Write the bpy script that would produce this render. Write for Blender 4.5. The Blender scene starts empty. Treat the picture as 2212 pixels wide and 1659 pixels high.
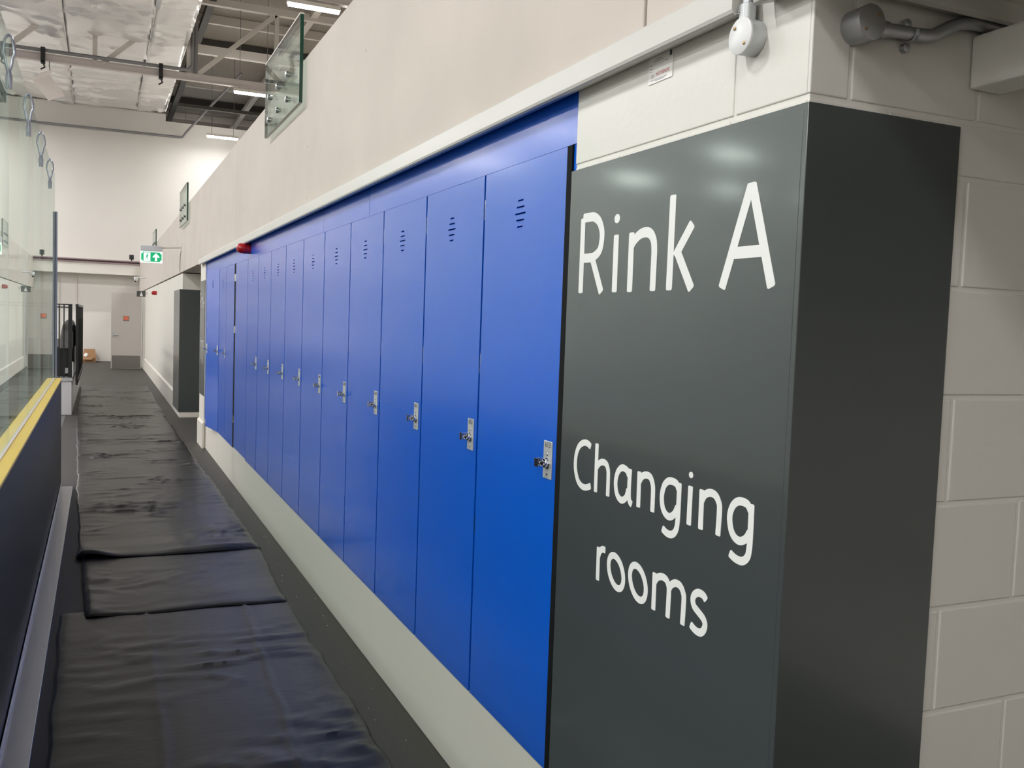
import bpy, bmesh, math, random
from mathutils import Matrix, Vector, noise

# ------------------------------------------------------------------ camera, world, exposure
SC = bpy.context.scene
COL = SC.collection
EYE = 1.685                       # camera height above the corridor floor
def setup_camera():
    yaw, pitch, roll, fpx = 0.42267, 0.06344, -0.035016, 1983.9
    cy, sy, cp, sp = math.cos(yaw), math.sin(yaw), math.cos(pitch), math.sin(pitch)
    fwd = Vector((sy*cp, cy*cp, -sp)); right = Vector((cy, -sy, 0)); down = fwd.cross(right)
    c, s = math.cos(roll), math.sin(roll)
    r2 = c*right + s*down; d2 = -s*right + c*down
    cam = bpy.data.cameras.new('camera'); o = bpy.data.objects.new('camera', cam); COL.objects.link(o)
    m = Matrix.Identity(4)
    for i in range(3):
        m[i][0] = r2[i]; m[i][1] = -d2[i]; m[i][2] = -fwd[i]
    m[0][3], m[1][3], m[2][3] = 0, 0, EYE
    o.matrix_world = m
    cam.sensor_width = 36; cam.sensor_fit = 'HORIZONTAL'; cam.lens = 36*fpx/2212
    cam.clip_start = 0.02; cam.clip_end = 300
    SC.camera = o
setup_camera()
w = bpy.data.worlds.new('hall_ambient'); SC.world = w; w.use_nodes = True
w.node_tree.nodes['Background'].inputs[0].default_value = (0.9, 0.93, 1.0, 1)
w.node_tree.nodes['Background'].inputs[1].default_value = 0.3
SC.view_settings.view_transform = 'Standard'; SC.view_settings.look = 'None'
SC.view_settings.gamma = 1; SC.view_settings.use_curve_mapping = False
SC.view_settings.exposure = -0.5
SC.cycles.max_bounces = 6; SC.cycles.diffuse_bounces = 4; SC.cycles.glossy_bounces = 3; SC.cycles.transparent_max_bounces = 10
SC.cycles.adaptive_threshold = .1; SC.cycles.adaptive_min_samples = 16; SC.cycles.caustics_reflective = False; SC.cycles.caustics_refractive = False
LAMP_W = 330.0                    # watts of one tube fitting over the rink
LAMP_COL = (1.0, 0.995, 0.995)

# ------------------------------------------------------------------ materials
def lin(c): return tuple(((v/255)/12.92 if v/255 <= .04045 else ((v/255+.055)/1.055)**2.4) for v in c) + (1,)
MATS = {}
def mat(name, rgb, rough=.5, metal=0, spec=.5, coat=0, coat_rough=.15, emit=None, noise_amt=0, noise_scale=5, bump=0, bump_scale=60, stretch=None, rgb2=None):
    if name in MATS: return MATS[name]
    m = bpy.data.materials.new(name); m.use_nodes = True; nt = m.node_tree; N = nt.nodes; L = nt.links
    b = N['Principled BSDF']
    b.inputs['Base Color'].default_value = lin(rgb); b.inputs['Roughness'].default_value = rough
    b.inputs['Metallic'].default_value = metal; b.inputs['Specular IOR Level'].default_value = spec
    b.inputs['Coat Weight'].default_value = coat; b.inputs['Coat Roughness'].default_value = coat_rough
    if emit:
        b.inputs['Emission Color'].default_value = lin(rgb); b.inputs['Emission Strength'].default_value = emit
    if noise_amt or bump:
        tc = N.new('ShaderNodeTexCoord'); mp = N.new('ShaderNodeMapping')
        g = N.new('ShaderNodeNewGeometry')
        L.new(g.outputs['Position'], mp.inputs['Vector'])
        if stretch: mp.inputs['Scale'].default_value = stretch
    if noise_amt:
        n = N.new('ShaderNodeTexNoise'); n.inputs['Scale'].default_value = noise_scale; n.inputs['Detail'].default_value = 6
        L.new(mp.outputs[0], n.inputs['Vector'])
        r = N.new('ShaderNodeMix'); r.data_type = 'RGBA'
        r.inputs[6].default_value = lin(tuple(max(0, v*(1-noise_amt)) for v in rgb)) if rgb2 is None else lin(rgb2)
        r.inputs[7].default_value = lin(tuple(min(255, v*(1+noise_amt)) for v in rgb)) if rgb2 is None else lin(rgb)
        L.new(n.outputs['Fac'], r.inputs[0]); L.new(r.outputs[2], b.inputs['Base Color'])
    if bump:
        n2 = N.new('ShaderNodeTexNoise'); n2.inputs['Scale'].default_value = bump_scale; n2.inputs['Detail'].default_value = 4
        L.new(mp.outputs[0], n2.inputs['Vector'])
        bp = N.new('ShaderNodeBump'); bp.inputs['Strength'].default_value = bump; bp.inputs['Distance'].default_value = .01
        L.new(n2.outputs['Fac'], bp.inputs['Height']); L.new(bp.outputs[0], b.inputs['Normal'])
    MATS[name] = m
    return m
def glass_mat(name, tint, refl=1.0):
    if name in MATS: return MATS[name]
    m = bpy.data.materials.new(name); m.use_nodes = True; nt = m.node_tree; N = nt.nodes; L = nt.links
    N.remove(N['Principled BSDF']); out = N['Material Output']
    lw = N.new('ShaderNodeLayerWeight'); lw.inputs['Blend'].default_value = .5
    p = N.new('ShaderNodeMath'); p.operation = 'POWER'; p.inputs[1].default_value = 5
    L.new(lw.outputs['Facing'], p.inputs[0])
    ma = N.new('ShaderNodeMath'); ma.operation = 'MULTIPLY_ADD'; ma.inputs[1].default_value = .96; ma.inputs[2].default_value = .04
    L.new(p.outputs[0], ma.inputs[0])
    t = N.new('ShaderNodeBsdfTransparent'); t.inputs[0].default_value = lin(tint)
    g = N.new('ShaderNodeBsdfGlossy'); g.inputs['Roughness'].default_value = .0; g.inputs[0].default_value = (.96, 1, .98, 1)
    mx = N.new('ShaderNodeMixShader'); L.new(ma.outputs[0], mx.inputs[0]); L.new(t.outputs[0], mx.inputs[1]); L.new(g.outputs[0], mx.inputs[2])
    L.new(mx.outputs[0], out.inputs['Surface'])
    MATS[name] = m
    return m
def concrete_mat():
    m = mat('parapet_concrete', (207, 198, 189), rough=.75, noise_amt=.05, noise_scale=1.6, bump=.12, bump_scale=9)
    nt = m.node_tree; N = nt.nodes; L = nt.links; b = N['Principled BSDF']
    g = N.new('ShaderNodeNewGeometry'); v = N.new('ShaderNodeTexVoronoi'); v.inputs['Scale'].default_value = 7
    n = N.new('ShaderNodeTexNoise'); n.inputs['Scale'].default_value = 3
    L.new(g.outputs['Position'], v.inputs['Vector']); L.new(g.outputs['Position'], n.inputs['Vector'])
    lt = N.new('ShaderNodeMath'); lt.operation = 'LESS_THAN'; lt.inputs[1].default_value = .055
    gt = N.new('ShaderNodeMath'); gt.operation = 'GREATER_THAN'; gt.inputs[1].default_value = .52
    mu = N.new('ShaderNodeMath'); mu.operation = 'MULTIPLY'
    L.new(v.outputs['Distance'], lt.inputs[0]); L.new(n.outputs['Fac'], gt.inputs[0]); L.new(lt.outputs[0], mu.inputs[0]); L.new(gt.outputs[0], mu.inputs[1])
    old = b.inputs['Base Color'].links[0].from_socket
    r = N.new('ShaderNodeMix'); r.data_type = 'RGBA'; L.new(mu.outputs[0], r.inputs[0]); L.new(old, r.inputs[6]); r.inputs[7].default_value = lin((128, 119, 111))
    L.new(r.outputs[2], b.inputs['Base Color'])
    return m
PAINT = mat('white_wall_paint', (226, 222, 213), rough=.5, bump=.06, bump_scale=70)
BLOCK = mat('painted_blockwork', (224, 222, 216), rough=.42, bump=.07, bump_scale=45)
ENDW = mat('far_wall_paint', (224, 220, 214), rough=.6, noise_amt=.02, noise_scale=.6)
CONC = concrete_mat()
RUBBER = mat('grey_rubber_floor', (62, 59, 55), rough=.6, noise_amt=.09, noise_scale=60)
RINK = mat('rink_slab', (112, 112, 112), rough=.45, noise_amt=.05, noise_scale=1)
BLUE = mat('blue_locker_laminate', (4, 92, 210), rough=.27, spec=.5, coat=.16)
NAVY = mat('dark_locker_interior', (10, 20, 48), rough=.6)
BLACKGAP = mat('black_gap_shade', (9, 9, 11), rough=.8, spec=.2)  # black put in for the shade of the open gaps beside lockers
PANEL = mat('grey_sign_laminate', (65, 71, 72), rough=.32, spec=.6, coat=.42, coat_rough=.11, bump=.02, bump_scale=420)
VINYL = mat('white_vinyl_lettering', (238, 240, 238), rough=.4)
TRIMW = mat('white_trim', (208, 206, 201), rough=.35)
SKIRT = mat('grey_white_skirting', (232, 226, 217), rough=.4)
STEELW = mat('white_painted_steel', (222, 214, 206), rough=.5)
GALV = mat('galvanised_steel', (178, 180, 184), rough=.35, metal=.85)
GREYPIPE = mat('grey_pipe', (140, 138, 140), rough=.45, metal=.3)
CHROME = mat('bright_steel', (225, 228, 232), rough=.14, metal=1)
SATIN = mat('satin_lock_plate', (215, 217, 220), rough=.36, metal=.55)
ALU = mat('aluminium', (205, 206, 210), rough=.32, metal=.9)
DARKBOARD = mat('dark_dasher_board', (13, 13, 15), rough=.42, spec=.4)
YELLOW = mat('yellow_board_cap', (226, 190, 80), rough=.42)
MATBLACK = mat('black_floor_sheeting', (26, 26, 27), rough=.34, spec=.42, bump=.10, bump_scale=18, stretch=(1, 1.8, 1), noise_amt=.12, noise_scale=4)
FOIL = mat('foil_duct_wrap', (240, 238, 236), rough=.33, metal=.45, bump=.55, bump_scale=1.6, stretch=(.35, 3.5, 1))
TAPE = mat('foil_tape', (232, 230, 227), rough=.3, metal=.4)
DECK = mat('roof_deck', (150, 142, 132), rough=.7, noise_amt=.12, noise_scale=.7)
DARKSTEEL = mat('dark_steel', (66, 62, 58), rough=.6)
RED = mat('red_plastic', (178, 18, 32), rough=.25, coat=.4)
BLACK = mat('black_plastic', (20, 20, 21), rough=.5)
BLACKM = mat('black_painted_metal', (22, 24, 23), rough=.4)
FABRIC = mat('grey_fabric', (112, 110, 108), rough=.9, noise_amt=.2, noise_scale=20)
WHITEP = mat('white_plastic', (232, 233, 234), rough=.35)
PAPER = mat('white_paper', (238, 236, 233), rough=.4)
PAPERPINK = mat('white_card', (240, 230, 224), rough=.55)
DOORG = mat('pale_grey_door', (186, 180, 174), rough=.45)
KICK = mat('grey_kick_plate', (120, 116, 110), rough=.35, metal=.3)
CARD = mat('brown_cardboard', (160, 122, 88), rough=.8)
ORANGE = mat('orange_sign', (214, 112, 84), rough=.5)
BRASS = mat('brass_screw', (178, 150, 110), rough=.35, metal=.8)
INK = mat('dark_print', (58, 60, 64), rough=.5)
FAINT = mat('grey_print', (150, 150, 156), rough=.5)
REDINK = mat('red_print', (205, 70, 92), rough=.5)
TUBE = mat('lit_tube', (255, 253, 248), emit=130)
CLIP = mat('grey_clip_plastic', (158, 158, 172), rough=.22, metal=.5)
EXITW = mat('lit_exit_white', (240, 252, 248), emit=.95)
EXITG = mat('lit_exit_green', (10, 170, 112), emit=.75)
GLASS = glass_mat('rink_glass', (243, 250, 246))
BALGLASS = glass_mat('balustrade_glass', (240, 248, 244))
GEDGE = mat('green_glass_edge', (22, 62, 50), rough=.15, spec=.6)
GEDGEL = mat('pale_glass_edge', (196, 210, 204), rough=.2, spec=.6)
GEDGEG = mat('grey_glass_edge', (92, 104, 99), rough=.2, spec=.6)

# ------------------------------------------------------------------ mesh helpers
class MB:
    def __init__(s): s.v = []; s.f = []; s.mi = []
    def add(s, vs, fs, mi=0):
        o = len(s.v); s.v += [tuple(p) for p in vs]; s.f += [tuple(i+o for i in f) for f in fs]; s.mi += [mi]*len(fs); return s
    def box(s, x0, x1, y0, y1, z0, z1, mi=0):
        x0, x1 = min(x0, x1), max(x0, x1); y0, y1 = min(y0, y1), max(y0, y1); z0, z1 = min(z0, z1), max(z0, z1)
        return s.add([(x0,y0,z0),(x1,y0,z0),(x1,y1,z0),(x0,y1,z0),(x0,y0,z1),(x1,y0,z1),(x1,y1,z1),(x0,y1,z1)],
                     [(0,3,2,1),(4,5,6,7),(0,1,5,4),(1,2,6,5),(2,3,7,6),(3,0,4,7)], mi)
    def prism(s, prof, axis, a, b, mi=0):        # prof: closed 2-D outline; axis 'x','y','z' extrusion
        n = len(prof)
        def P(p, t): return {'y': (p[0], t, p[1]), 'x': (t, p[0], p[1]), 'z': (p[0], p[1], t)}[axis]
        return s.add([P(p, a) for p in prof]+[P(p, b) for p in prof],
                     [tuple(range(n-1, -1, -1)), tuple(range(n, 2*n))]+[(i, (i+1) % n, n+(i+1) % n, n+i) for i in range(n)], mi)
    def tube(s, pts, r, n=12, mi=0, cap=True):
        pts = [Vector(p) for p in pts]; rs = r if isinstance(r, (list, tuple)) else [r]*len(pts)
        rings = []; up = None
        for i, p in enumerate(pts):
            if i == 0: d = pts[1]-pts[0]
            elif i == len(pts)-1: d = pts[-1]-pts[-2]
            else: d = (pts[i+1]-p).normalized()+(p-pts[i-1]).normalized()
            if d.length < 1e-9: d = pts[min(i+1, len(pts)-1)]-pts[max(i-1, 0)]
            d.normalize()
            if up is None:
                up = Vector((0,0,1)) if abs(d.z) < .9 else Vector((1,0,0))
            a = d.cross(up).normalized(); up = a.cross(d).normalized()
            rings.append([p+(a*math.cos(t)+up*math.sin(t))*rs[i] for t in [2*math.pi*k/n for k in range(n)]])
        vs = [q for R in rings for q in R]; fs = []
        for i in range(len(pts)-1):
            for k in range(n): fs.append((i*n+k, i*n+(k+1) % n, (i+1)*n+(k+1) % n, (i+1)*n+k))
        if cap: fs += [tuple(range(n-1, -1, -1)), tuple(range((len(pts)-1)*n, len(pts)*n))]
        return s.add(vs, fs, mi)
    def quadbar(s, a, b, w, d, side=(0,1,0), mi=0):   # straight bar of rectangular section
        a, b = Vector(a), Vector(b); u = (b-a).normalized(); sd = Vector(side); t = u.cross(sd).normalized(); sd = t.cross(u).normalized()
        c = [(t*w/2*i+sd*d/2*j) for i, j in ((-1,-1),(1,-1),(1,1),(-1,1))]
        return s.add([a+q for q in c]+[b+q for q in c], [(0,3,2,1),(4,5,6,7),(0,1,5,4),(1,2,6,5),(2,3,7,6),(3,0,4,7)], mi)
WL = {}
def finish(me, bevel=0, smooth=False):
    if bevel:
        bm = bmesh.new(); bm.from_mesh(me); bmesh.ops.remove_doubles(bm, verts=bm.verts, dist=1e-6)
        es = [e for e in bm.edges if len(e.link_faces) == 2 and e.calc_face_angle(0) > .5]
        bmesh.ops.bevel(bm, geom=es, offset=bevel, offset_type='OFFSET', segments=2, profile=.5, affect='EDGES', clamp_overlap=True)
        bm.to_mesh(me); bm.free()
    if smooth:
        for p in me.polygons: p.use_smooth = True
def obj(name, mb, mats, parent=None, bevel=0, smooth=False, label=None, cat=None, group=None, kind=None, origin=None):
    if parent is not None: base = WL[parent]
    elif origin is not None: base = Vector(origin)
    else:
        xs, ys, zs = zip(*mb.v); base = Vector(((min(xs)+max(xs))/2, (min(ys)+max(ys))/2, min(zs)))
    me = bpy.data.meshes.new(name); me.from_pydata([(v[0]-base.x, v[1]-base.y, v[2]-base.z) for v in mb.v], [], mb.f)
    for m in (mats if isinstance(mats, (list, tuple)) else [mats]): me.materials.append(m)
    for p, i in zip(me.polygons, mb.mi): p.material_index = i
    bm = bmesh.new(); bm.from_mesh(me); bmesh.ops.recalc_face_normals(bm, faces=bm.faces); bm.to_mesh(me); bm.free()
    finish(me, bevel, False)
    if smooth:
        for p in me.polygons: p.use_smooth = True
        try: me.set_sharp_from_angle(angle=math.radians(40))
        except Exception: pass
    o = bpy.data.objects.new(name, me); COL.objects.link(o)
    if parent is not None: o.parent = parent
    else: o.location = base
    WL[o] = base
    tag(o, label, cat, group, kind)
    return o
def tag(o, label=None, cat=None, group=None, kind=None):
    if label: o['label'] = label
    if cat: o['category'] = cat
    if group: o['group'] = group
    if kind: o['kind'] = kind
    return o
def thing(name, loc, label, cat, group=None, kind=None):
    o = bpy.data.objects.new(name, None); COL.objects.link(o); o.location = loc; o.empty_display_size = .1
    WL[o] = Vector(loc)
    return tag(o, label, cat, group, kind)
def struct(name, mb, m, bevel=0, label=None, **k):
    return obj(name, mb, m, bevel=bevel, kind='structure', label=label, **k)
def copy_tree(o, parent=None):
    c = o.copy(); COL.objects.link(c); c.parent = parent
    for ch in list(o.children): copy_tree(ch, c)
    return c
def text_mesh(name, body, size, center, mats, parent, thick=.0004, facing='-x', width=None):
    cu = bpy.data.curves.new(name, 'FONT'); cu.body = body; cu.size = size; cu.align_x = 'CENTER'; cu.align_y = 'CENTER'; cu.extrude = thick
    cu.resolution_u = 3
    t = bpy.data.objects.new(name, cu); COL.objects.link(t)
    dg = bpy.context.evaluated_depsgraph_get(); me = bpy.data.meshes.new_from_object(t.evaluated_get(dg))
    bpy.data.objects.remove(t)
    if facing == '-x': M = Matrix(((0,0,-1),(-1,0,0),(0,1,0)))      # reads along -Y, up +Z, faces -X
    else: M = Matrix(((1,0,0),(0,0,-1),(0,1,0)))                    # reads along +X, faces -Y
    sx = 1.0
    if width:
        xs = [v.co.x for v in me.vertices]; sx = width/(max(xs)-min(xs))
    base = WL[parent]; c = Vector(center)
    for v in me.vertices: v.co = M @ Vector((v.co.x*sx, v.co.y, v.co.z)) + c - base
    me.materials.clear(); me.materials.append(mats)
    o = bpy.data.objects.new(name, me); COL.objects.link(o); o.parent = parent; WL[o] = base
    return o

# ------------------------------------------------------------------ the setting
struct('floor', MB().box(-.5, 6, -8, 34.2, -.1, 0), RUBBER, label='dark grey rubber corridor floor')
struct('rink_floor', MB().box(-34, -.5, -8, 46, -.1, -.005), RINK, label='pale rink slab beyond the dasher boards')
struct('wall_rink_side', MB().box(-34.3, -34, -8, 46, -.1, 10.2), PAINT, label='white hall wall on the far side of the rink')
struct('added_dark_stand', MB().prism([(-34, 0), (-29.5, 0), (-29.5, 1.2), (-30.6, 1.2), (-30.6, 1.7), (-31.7, 1.7), (-31.7, 2.2), (-32.8, 2.2), (-32.8, 2.7), (-34, 2.7)], 'y', -7.9, 33.9), mat('added_stand_brown_grey', (84, 79, 72), rough=.8), label='unseen dark stepped stand added across the rink to darken reflections')  # unseen, added so the locker doors mirror something dark at eye level
struct('wall_rear', MB().box(-34, 10, -8.3, -8, -.1, 10.2), PAINT, label='white hall wall behind the corridor')
struct('wall_end', MB().box(-34, 2.0, 34, 34.3, -.1, 8.47).box(2.0, 10, 34, 34.3, -.1, 8.23), ENDW, label='tall white wall closing the end of the corridor')
struct('wall_beyond', MB().box(-34, 10, 46, 46.3, -.1, 10.2), ENDW, label='hall wall beyond the end wall')
struct('wall_balcony_side', MB().box(10, 10.3, -8, 46, 2.6, 10.2), PAINT, label='white hall wall behind the balcony')
struct('ceiling', MB().box(-34.3, 10.3, -8.3, 46.3, 10.2, 10.35), DECK, label='brown-grey metal roof deck')

# near pier beside the camera, painted blockwork
pier = struct('wall_pier', MB().box(1.2045, 6, 1.3705, 2.284, 0, 2.345).box(1.2045, 1.5, 2.284, 2.29, 0, 2.345), BLOCK, label='white painted blockwork pier')
BLK = {}
def block(x0, x1, y0, y1, z0, z1):
    key = (round(x1-x0, 3), round(y1-y0, 3), round(z1-z0, 3))
    if key not in BLK:
        o = obj('block', MB().box(x0, x1, y0, y1, z0, z1), BLOCK, parent=pier, bevel=.0025)
        BLK[key] = (o.data, Vector((x0, y0, z0)))
    else:
        me, p0 = BLK[key]
        o = bpy.data.objects.new('block', me); COL.objects.link(o); o.parent = pier; o.location = Vector((x0, y0, z0))-p0
J = .005
beds = [(.0, .218, 1), (.218, .443, 0), (.443, .668, 1), (.668, .893, 0), (.893, 1.118, 1), (1.118, 1.343, 0), (1.343, 1.568, 1), (1.568, 1.793, 0), (1.793, 2.018, 1), (2.018, 2.132, 0)]
for z0, z1, k in beds:                                     # end face, blocks 440 x 215
    xs = [1.626, 2.076, 2.526, 2.976] if k else [1.398, 1.848, 2.298, 2.748]
    xs = [1.2015] + xs
    for a, b in zip(xs[:-1], xs[1:]): block(a+(J if a > 1.21 else 0), b-J, 1.3675, 1.376, z0+J, z1-J)
for a, b in ((1.2015, 1.298), (1.298, 1.640), (1.640, 2.09), (2.09, 2.54), (2.54, 2.99)):
    block(a+(J if a > 1.21 else 0), b-J, 1.3675, 1.376, 2.132+J, 2.346)
for z0, z1, k in beds[-3:]:                                # corridor face
    ys = [1.3762, 1.817, 2.290] if k else [1.3762, 1.60, 2.05, 2.290]
    for a, b in zip(ys[:-1], ys[1:]): block(1.2015, 1.21, a+(J if a > 1.38 else 0), b-(J if b < 2.28 else 0), z0+J, z1-J)
for a, b in ((1.3762, 1.592), (1.592, 2.292)): block(1.2015, 1.21, a+(J if a > 1.38 else 0), b-(J if b < 2.28 else 0), 2.132+J, 2.346)

# far stub beyond the lockers and the wall past the opening
struct('wall_stub', MB().box(1.2, 3.2, 12.12, 12.72, 0, 2.345), PAINT, label='short white wall end beside the last locker')
struct('wall_corridor', MB().box(1.215, 3.2, 15.86, 34, 0, 2.345), PAINT, label='white corridor wall past the dark opening')
struct('wall_recess', MB().box(3.2, 3.3, -8, 34, 0, 2.36), PAINT, label='white wall at the back of the changing room openings')
struct('baseboard_lockers', MB().box(1.222, 1.7, 2.291, 12.12, 0, .373), SKIRT, bevel=.004, label='pale grey plinth under the blue lockers')
struct('baseboard_stub', MB().prism([(1.2, 0), (1.178, 0), (1.178, .31), (1.2, .335)], 'y', 12.1, 12.74), SKIRT, label='pale skirting round the short wall end')
struct('baseboard_corridor', MB().prism([(1.215, 0), (1.185, 0), (1.185, .31), (1.215, .34)], 'y', 17.12, 33.99).prism([(1.215, 0), (1.185, 0), (1.185, .08), (1.215, .08)], 'y', 15.86, 17.12)
       .box(1.185, 3.2, 15.83, 15.86, 0, .08), SKIRT, label='pale coved skirting along the far corridor wall')
# balcony parapet in precast lengths, slab behind it
par = struct('wall_parapet', MB().box(1.23, 1.36, -8, 34, 2.365, 3.345), CONC, label='beige concrete balcony parapet')
ys = [-5.42, 1.951, 9.32, 16.69, 24.06, 33.99]
for i, (a, b) in enumerate(zip(ys[:-1], ys[1:])):
    obj('parapet_panel', MB().box(1.195, 1.38, a+.006, b-.006, 2.36, 3.355), CONC, parent=par, bevel=.004)
struct('balcony_slab', MB().box(1.381, 10, -8, 34, 2.362, 2.6), PAINT, label='balcony slab over the changing room openings')
trim_prof = [(1.2, 2.39), (1.152, 2.39), (1.15, 2.386), (1.15, 2.333), (1.153, 2.326), (1.16, 2.322), (1.2, 2.336)]
struct('trim_1', MB().prism(trim_prof, 'y', -3, 1.484).prism(trim_prof, 'y', 1.5485, 12.55), TRIMW, label='white moulded trim under the parapet')
struct('trim_2', MB().prism([(1.3665, 2.39), (1.318, 2.39), (1.316, 2.333), (1.319, 2.326), (1.326, 2.322), (1.3665, 2.336)], 'x', 1.2, 3.2), TRIMW, label='white trim returning along the pier end')
struct('lintel_beam', MB().box(1.61, 1.70, -3, 1.366, 2.197, 2.303), mat('lightened_wall_white', (244, 243, 238), rough=.4), bevel=.006, label='white painted lintel running out from the pier')  # paler than the other wall white, in place of light missing here
# downstand beam with its steel channel on the end wall
eb = struct('end_wall_beam', MB().box(-6, 1.2, 33.4, 34, 2.915, 3.26), PAINT, label='white downstand beam across the end wall')
obj('steel_channel', MB().box(-6, 1.2, 33.36, 33.6, 3.26, 3.30).box(-6, 1.2, 33.36, 33.6, 3.35, 3.39).box(-6, 1.2, 33.5, 33.6, 3.30, 3.35), mat('pinkish_grey_steel', (150, 126, 130), rough=.5), parent=eb)

# ------------------------------------------------------------------ sign panels with lettering
LETTERS = [('R',0.0,[[(2.2205,1.9818),(2.2206,1.7796)],[(2.2205,1.9818),(2.1857,1.9817),(2.1572,1.9791),(2.1314,1.9647),(2.1159,1.9395),(2.1155,1.9126),(2.1251,1.8893),(2.1517,1.8757),(2.1767,1.8731),(2.2186,1.8737)],[(2.1605,1.8686),(2.1069,1.7791)]],None),('i',0.0,[[(2.0406,1.9243),(2.0401,1.7788)]],((2.04,1.9648),0.0137,0.0116)),('n',0.0,[[(1.9664,1.9244),(1.9662,1.7779)],[(1.9652,1.891),(1.9524,1.9042),(1.9271,1.9169),(1.9015,1.9199),(1.8808,1.9142),(1.8665,1.8982),(1.8617,1.8763),(1.8615,1.8492),(1.8622,1.7782)]],None),('k',0.0,[[(1.792,1.9963),(1.793,1.7786)],[(1.711,1.9253),(1.774,1.8548)],[(1.7637,1.8626),(1.7043,1.7786)]],None),('A',0.0,[[(1.514,1.9863),(1.5954,1.7782)],[(1.5111,1.986),(1.4375,1.7769)],[(1.5633,1.8504),(1.469,1.8502)],[(1.5125,1.9893),(1.5107,1.9584)]],None),('C',0.0,[[(2.1283,1.3704),(2.1481,1.3772),(2.1707,1.3757),(2.1929,1.3637),(2.207,1.3421),(2.2116,1.3162),(2.2079,1.2926),(2.1933,1.2689),(2.1708,1.2576),(2.1463,1.258),(2.1213,1.2663)]],None),('h',0.0,[[(2.0957,1.3837),(2.0943,1.2548)],[(2.0936,1.3205),(2.08,1.3334),(2.0614,1.3396),(2.0439,1.3366),(2.0339,1.3242),(2.0311,1.3077),(2.0305,1.255)]],None),('a',0.0,[[(1.932,1.324),(1.9406,1.3364),(1.9645,1.3399),(1.9833,1.3274),(1.9923,1.3067),(1.9923,1.2881),(1.9842,1.2692),(1.9706,1.2599),(1.9565,1.2592),(1.94,1.27),(1.9314,1.2915)],[(1.9268,1.3429),(1.928,1.2994),(1.9263,1.2707),(1.9215,1.2615),(1.9122,1.2568)]],None),('n',0.0,[[(1.884,1.3433),(1.8827,1.2557)],[(1.8826,1.318),(1.8701,1.3335),(1.8525,1.3399),(1.8351,1.3372),(1.8247,1.3244),(1.8208,1.3078),(1.8204,1.2565)]],None),('g',0.0,[[(1.7166,1.3281),(1.728,1.3411),(1.7549,1.3421),(1.773,1.3306),(1.7817,1.3114),(1.7827,1.2942),(1.7769,1.2748),(1.7627,1.2624),(1.746,1.2608),(1.7293,1.2709),(1.7181,1.2897)],[(1.7151,1.3443),(1.7148,1.2838),(1.7165,1.2486),(1.7237,1.2303),(1.7386,1.221),(1.7581,1.221),(1.7761,1.2279)]],None),('i',0.0,[[(1.6721,1.3449),(1.6727,1.257)]],((1.6724,1.3694),0.008,0.007)),('n',0.0,[[(1.6301,1.3446),(1.6288,1.2568)],[(1.6286,1.32),(1.6178,1.3354),(1.6003,1.3427),(1.5823,1.3407),(1.5703,1.3295),(1.5655,1.3134),(1.567,1.2567)]],None),('g',0.0,[[(1.4643,1.3291),(1.4767,1.3421),(1.5013,1.3433),(1.5189,1.3333),(1.5285,1.3162),(1.53,1.2992),(1.523,1.2778),(1.5101,1.2656),(1.4925,1.2627),(1.4747,1.2721),(1.4646,1.2877)],[(1.4628,1.3447),(1.4622,1.2868),(1.4633,1.254),(1.4681,1.2351),(1.4833,1.2235),(1.5053,1.2234),(1.5255,1.2306)]],None),('r',0.0,[[(2.0657,1.1149),(2.0645,1.0264)],[(2.0658,1.0879),(2.0572,1.1046),(2.045,1.1137),(2.03,1.1142)]],None),('o',0.0,[[(1.9384,1.0734),(1.9426,1.0834),(1.9488,1.0926),(1.9567,1.1005),(1.9658,1.1066),(1.9754,1.1104),(1.9849,1.1116),(1.9937,1.1101),(2.0011,1.1061),(2.0066,1.0996),(2.0099,1.0913),(2.0105,1.0817),(2.0086,1.0714),(2.0043,1.0612),(1.9978,1.0518),(1.9896,1.0439),(1.9804,1.038),(1.9707,1.0345),(1.9612,1.0335),(1.9527,1.0353),(1.9455,1.0395),(1.9403,1.0459),(1.9372,1.054),(1.9366,1.0634),(1.9384,1.0734)]],None),('o',0.0,[[(1.8346,1.0739),(1.8386,1.0839),(1.8447,1.0933),(1.8524,1.1014),(1.8613,1.1077),(1.8709,1.1116),(1.8803,1.1129),(1.8891,1.1116),(1.8965,1.1075),(1.9021,1.1011),(1.9055,1.0928),(1.9063,1.083),(1.9046,1.0726),(1.9004,1.0623),(1.8941,1.0527),(1.8861,1.0446),(1.877,1.0385),(1.8674,1.0349),(1.858,1.0338),(1.8494,1.0355),(1.8422,1.0396),(1.8369,1.0461),(1.8338,1.0543),(1.833,1.0637),(1.8346,1.0739)]],None),('m',0.0,[[(1.7984,1.1169),(1.7973,1.0278)],[(1.7978,1.0945),(1.7865,1.1079),(1.77,1.1151),(1.7506,1.1135),(1.7396,1.1019),(1.7366,1.0875),(1.7376,1.0271)],[(1.7377,1.094),(1.7266,1.1082),(1.7098,1.1158),(1.6924,1.1133),(1.6813,1.1015),(1.6772,1.0862),(1.6788,1.0288)]],None),('s',0.0,[[(1.5959,1.1089),(1.6065,1.117),(1.624,1.1181),(1.6379,1.1106),(1.644,1.0981),(1.6385,1.0845),(1.6206,1.0753),(1.6041,1.0675),(1.5964,1.0571),(1.5995,1.0434),(1.6119,1.0333),(1.6306,1.0333),(1.6492,1.0405)]],None)]
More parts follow.
